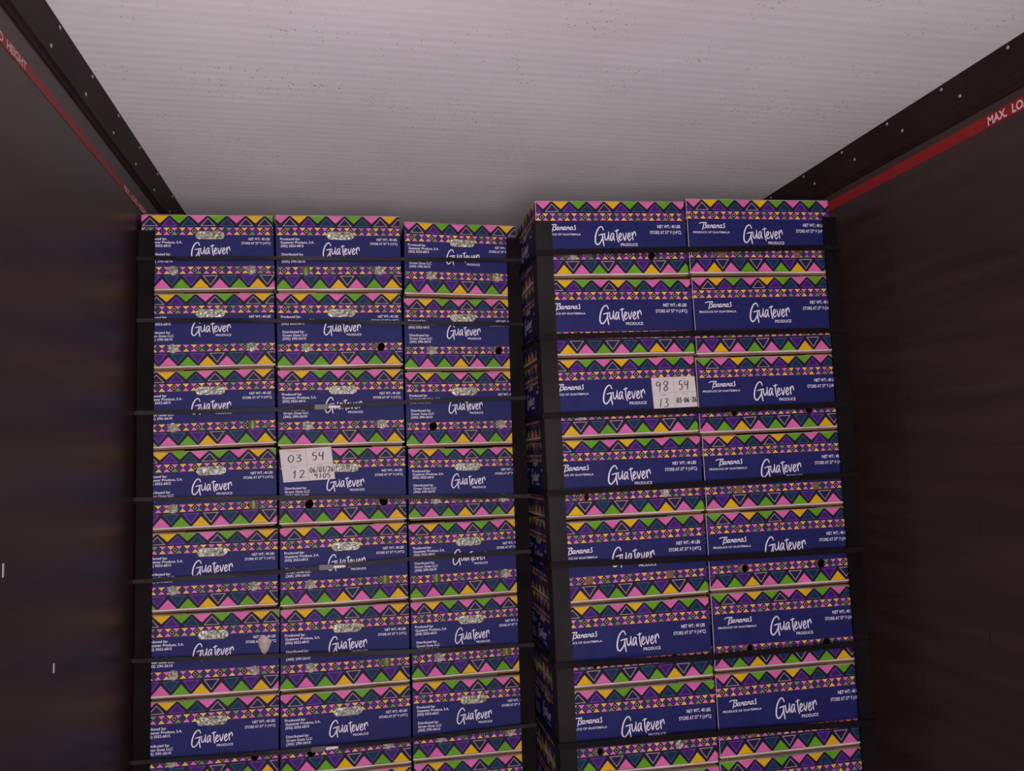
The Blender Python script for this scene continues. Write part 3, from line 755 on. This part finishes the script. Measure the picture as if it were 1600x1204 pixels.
# ------------------------------------------------------------------ straps
def strap(front, depth, width, mt, label, group, seal=None, inset=0.0):
    """front = [(x, y, z)] left to right; closes round the pallet"""
    xl, xr = front[0][0], front[-1][0]
    back = [(xr, front[-1][1] + depth, front[-1][2]), (xl + inset, front[0][1] + depth, front[0][2]), (xl + inset, front[0][1] + .105, front[0][2]), (xl, front[0][1] + .068, front[0][2])]
    loop = []
    fr_ = []
    for k in range(len(front) - 1):
        for q in range(8):
            f = q / 8; fr_.append(tuple(front[k][a] + (front[k + 1][a] - front[k][a]) * f for a in range(3)))
    fr_.append(front[-1]); loop = fr_ + back
    n = len(loop); mb = MB(); t = .0011
    cx = sum(p[0] for p in loop) / n; cy = front[0][1] + depth / 2
    for i, p in enumerate(loop):
        a, b = loop[i - 1], loop[(i + 1) % n]
        w_ = width / 2; tw = 0
        if 0 < i < len(fr_) - 1:
            tw = .0022 * noise.noise(Vector((p[0] * 4, p[2] * 9, 3)))
            nrm = Vector((0, -1, 0))
        else: nrm = Vector(((-1 if p[0] < cx else 1), (-1 if p[1] < cy else 1), 0)) * 1.0
        P = Vector(p)
        for (dz, dn) in ((w_, tw), (w_, tw + t), (-w_, -tw + t), (-w_, -tw)):
            mb.v.append(tuple(P + Vector((0, 0, dz)) + nrm * dn))
    for i in range(n):
        for k in range(4):
            a = i * 4 + k; b = i * 4 + (k + 1) % 4; c_ = ((i + 1) % n) * 4
            mb.f.append((a, b, c_ + (k + 1) % 4, c_ + k)); mb.m.append(0)
    o = link('strap', mb.mesh('strap', [mt])); tag(o, label, 'strap', group)
    if seal:
        x, y, z, sl = seal
        sb = MB(); sb.box(x - .020, y - .0045, z - width * .62, x + .020, y + .001, z + width * .62)
        link('seal', sb.mesh('seal', [M_SEAL]), o)
        eb = MB(); k = 9
        for i in range(k):        # shiny serrated loose end
            x0 = x + .022 + i * .0042; hh = width * (.62 if i % 2 else .50) * (1 - .3 * i / k)
            eb.poly([(x0, y - .0030, z - hh + .002), (x0 + .0034, y - .0062, z - hh * .7), (x0 + .0034, y - .0062, z + hh * .5), (x0, y - .0030, z + hh * .8)], 0)
            eb.poly([(x0 + .0034, y - .0062, z - hh * .7), (x0 + .0042, y - .0030, z - hh), (x0 + .0042, y - .0030, z + hh * .6), (x0 + .0034, y - .0062, z + hh * .5)], 0)
        e = link('loose_end', eb.mesh('loose_end', [mat('shiny_strap_end', s2l(206, 196, 200), rough=.25, spec=.8)]), o); e['label'] = 'shiny serrated loose strap end'
    return o
SL = [[(-.621, .648), (-.226, .658), (.179, .662), (.5745, .666)], [(-.619, .456), (-.227, .456), (.175, .451), (.5745, .447)],
      [(-.6215, .173), (-.228, .176), (.167, .191), (.191, .195), (.5745, .200)], [(-.6215, -.086), (-.229, -.096), (.185, -.111), (.5745, -.123)],
      [(-.6215, -.327), (-.23, -.323), (-.027, -.313), (.182, -.305), (.5745, -.302)], [(-.6215, -.555), (-.231, -.572), (.176, -.590), (.5745, -.599)],
      [(-.6215, -.843), (-.222, -.855), (-.043, -.856), (.171, -.856), (.5745, -.849)]]
SR = [[(0.5610, .621), (1.065, .638), (1.577, .652)], [(0.5625, .362), (1.08, .372), (1.580, .380)], [(0.5660, .125), (1.071, .131), (1.580, .141)],
      [(0.5695, -.105), (1.071, -.094), (1.582, -.082)], [(0.5725, -.314), (1.081, -.319), (1.583, -.317)], [(0.5755, -.601), (1.072, -.610), (1.585, -.603)],
      [(0.5780, -.828), (1.066, -.832), (1.586, -.844)]]
SEALS = {2: (-.087, .178), 4: (-.077, .0), 6: (-.105, -.856)}
ZO = ['uppermost', 'second', 'third', 'fourth', 'fifth', 'sixth', 'seventh']
for i, s_ in enumerate(SL):
    y = DL - .0185
    fr_ = [((x - (.0125 if k == 0 else 0)), y, Z(z)) for k, (x, z) in enumerate(s_)]
    seal = None
    if i in SEALS:
        sx = SEALS[i][0]
        for k in range(len(s_) - 1):
            if s_[k][0] <= sx <= s_[k + 1][0]:
                zz = s_[k][1] + (s_[k + 1][1] - s_[k][1]) * (sx - s_[k][0]) / (s_[k + 1][0] - s_[k][0])
        seal = (sx, y - .001, Z(zz), 0)
    strap(fr_, .530, .0125, M_STRAP2 if i in (2, 4) else M_STRAP2, 'thin dark grey plastic strap round the left pallet, %s from the top%s' % (ZO[i], ', with a seal' if seal else ''), 'straps round the left pallet', seal)
for i, s_ in enumerate(SR):
    fr_ = [(x, yR(x) - .0195, Z(z)) for x, z in s_]
    strap(fr_, .435, .0175, M_STRAP, 'black plastic strap round the right pallet, %s from the top' % ZO[i], 'straps round the right pallet', inset=.006)

# ------------------------------------------------------------------ wooden pallets
def pallet(x0, y0, W, D, label):
    root = bpy.data.objects.new('wooden_pallet', None); COL.objects.link(root); root.location = (x0, y0, 0)
    tag(root, label, 'pallet')
    def part(nm, *b):
        mb = MB(); mb.box(*b); link(nm, mb.mesh(nm, [M_WOOD]), root)
    for k in range(7): part('deck_board', 0, D * k / 7 + .01, .123, W, D * (k + 1) / 7 - .015, .1445)
    for k in range(3): part('stringer', (W - .1) * k / 2, 0, .10, (W - .1) * k / 2 + .1, D, .123)
    for k in range(3):
        for q in range(3): part('block', (W - .1) * k / 2, (D - .12) * q / 2, .022, (W - .1) * k / 2 + .1, (D - .12) * q / 2 + .12, .10)
    for k in range(3): part('bottom_board', (W - .1) * k / 2, 0, .0005, (W - .1) * k / 2 + .1, D, .022)
pallet(-.615, DL + .01, 1.19, .52, 'wooden pallet under the left stack of banana boxes')
pallet(.585, DR + .02, 0.99, .43, 'wooden pallet under the right stack of banana boxes')
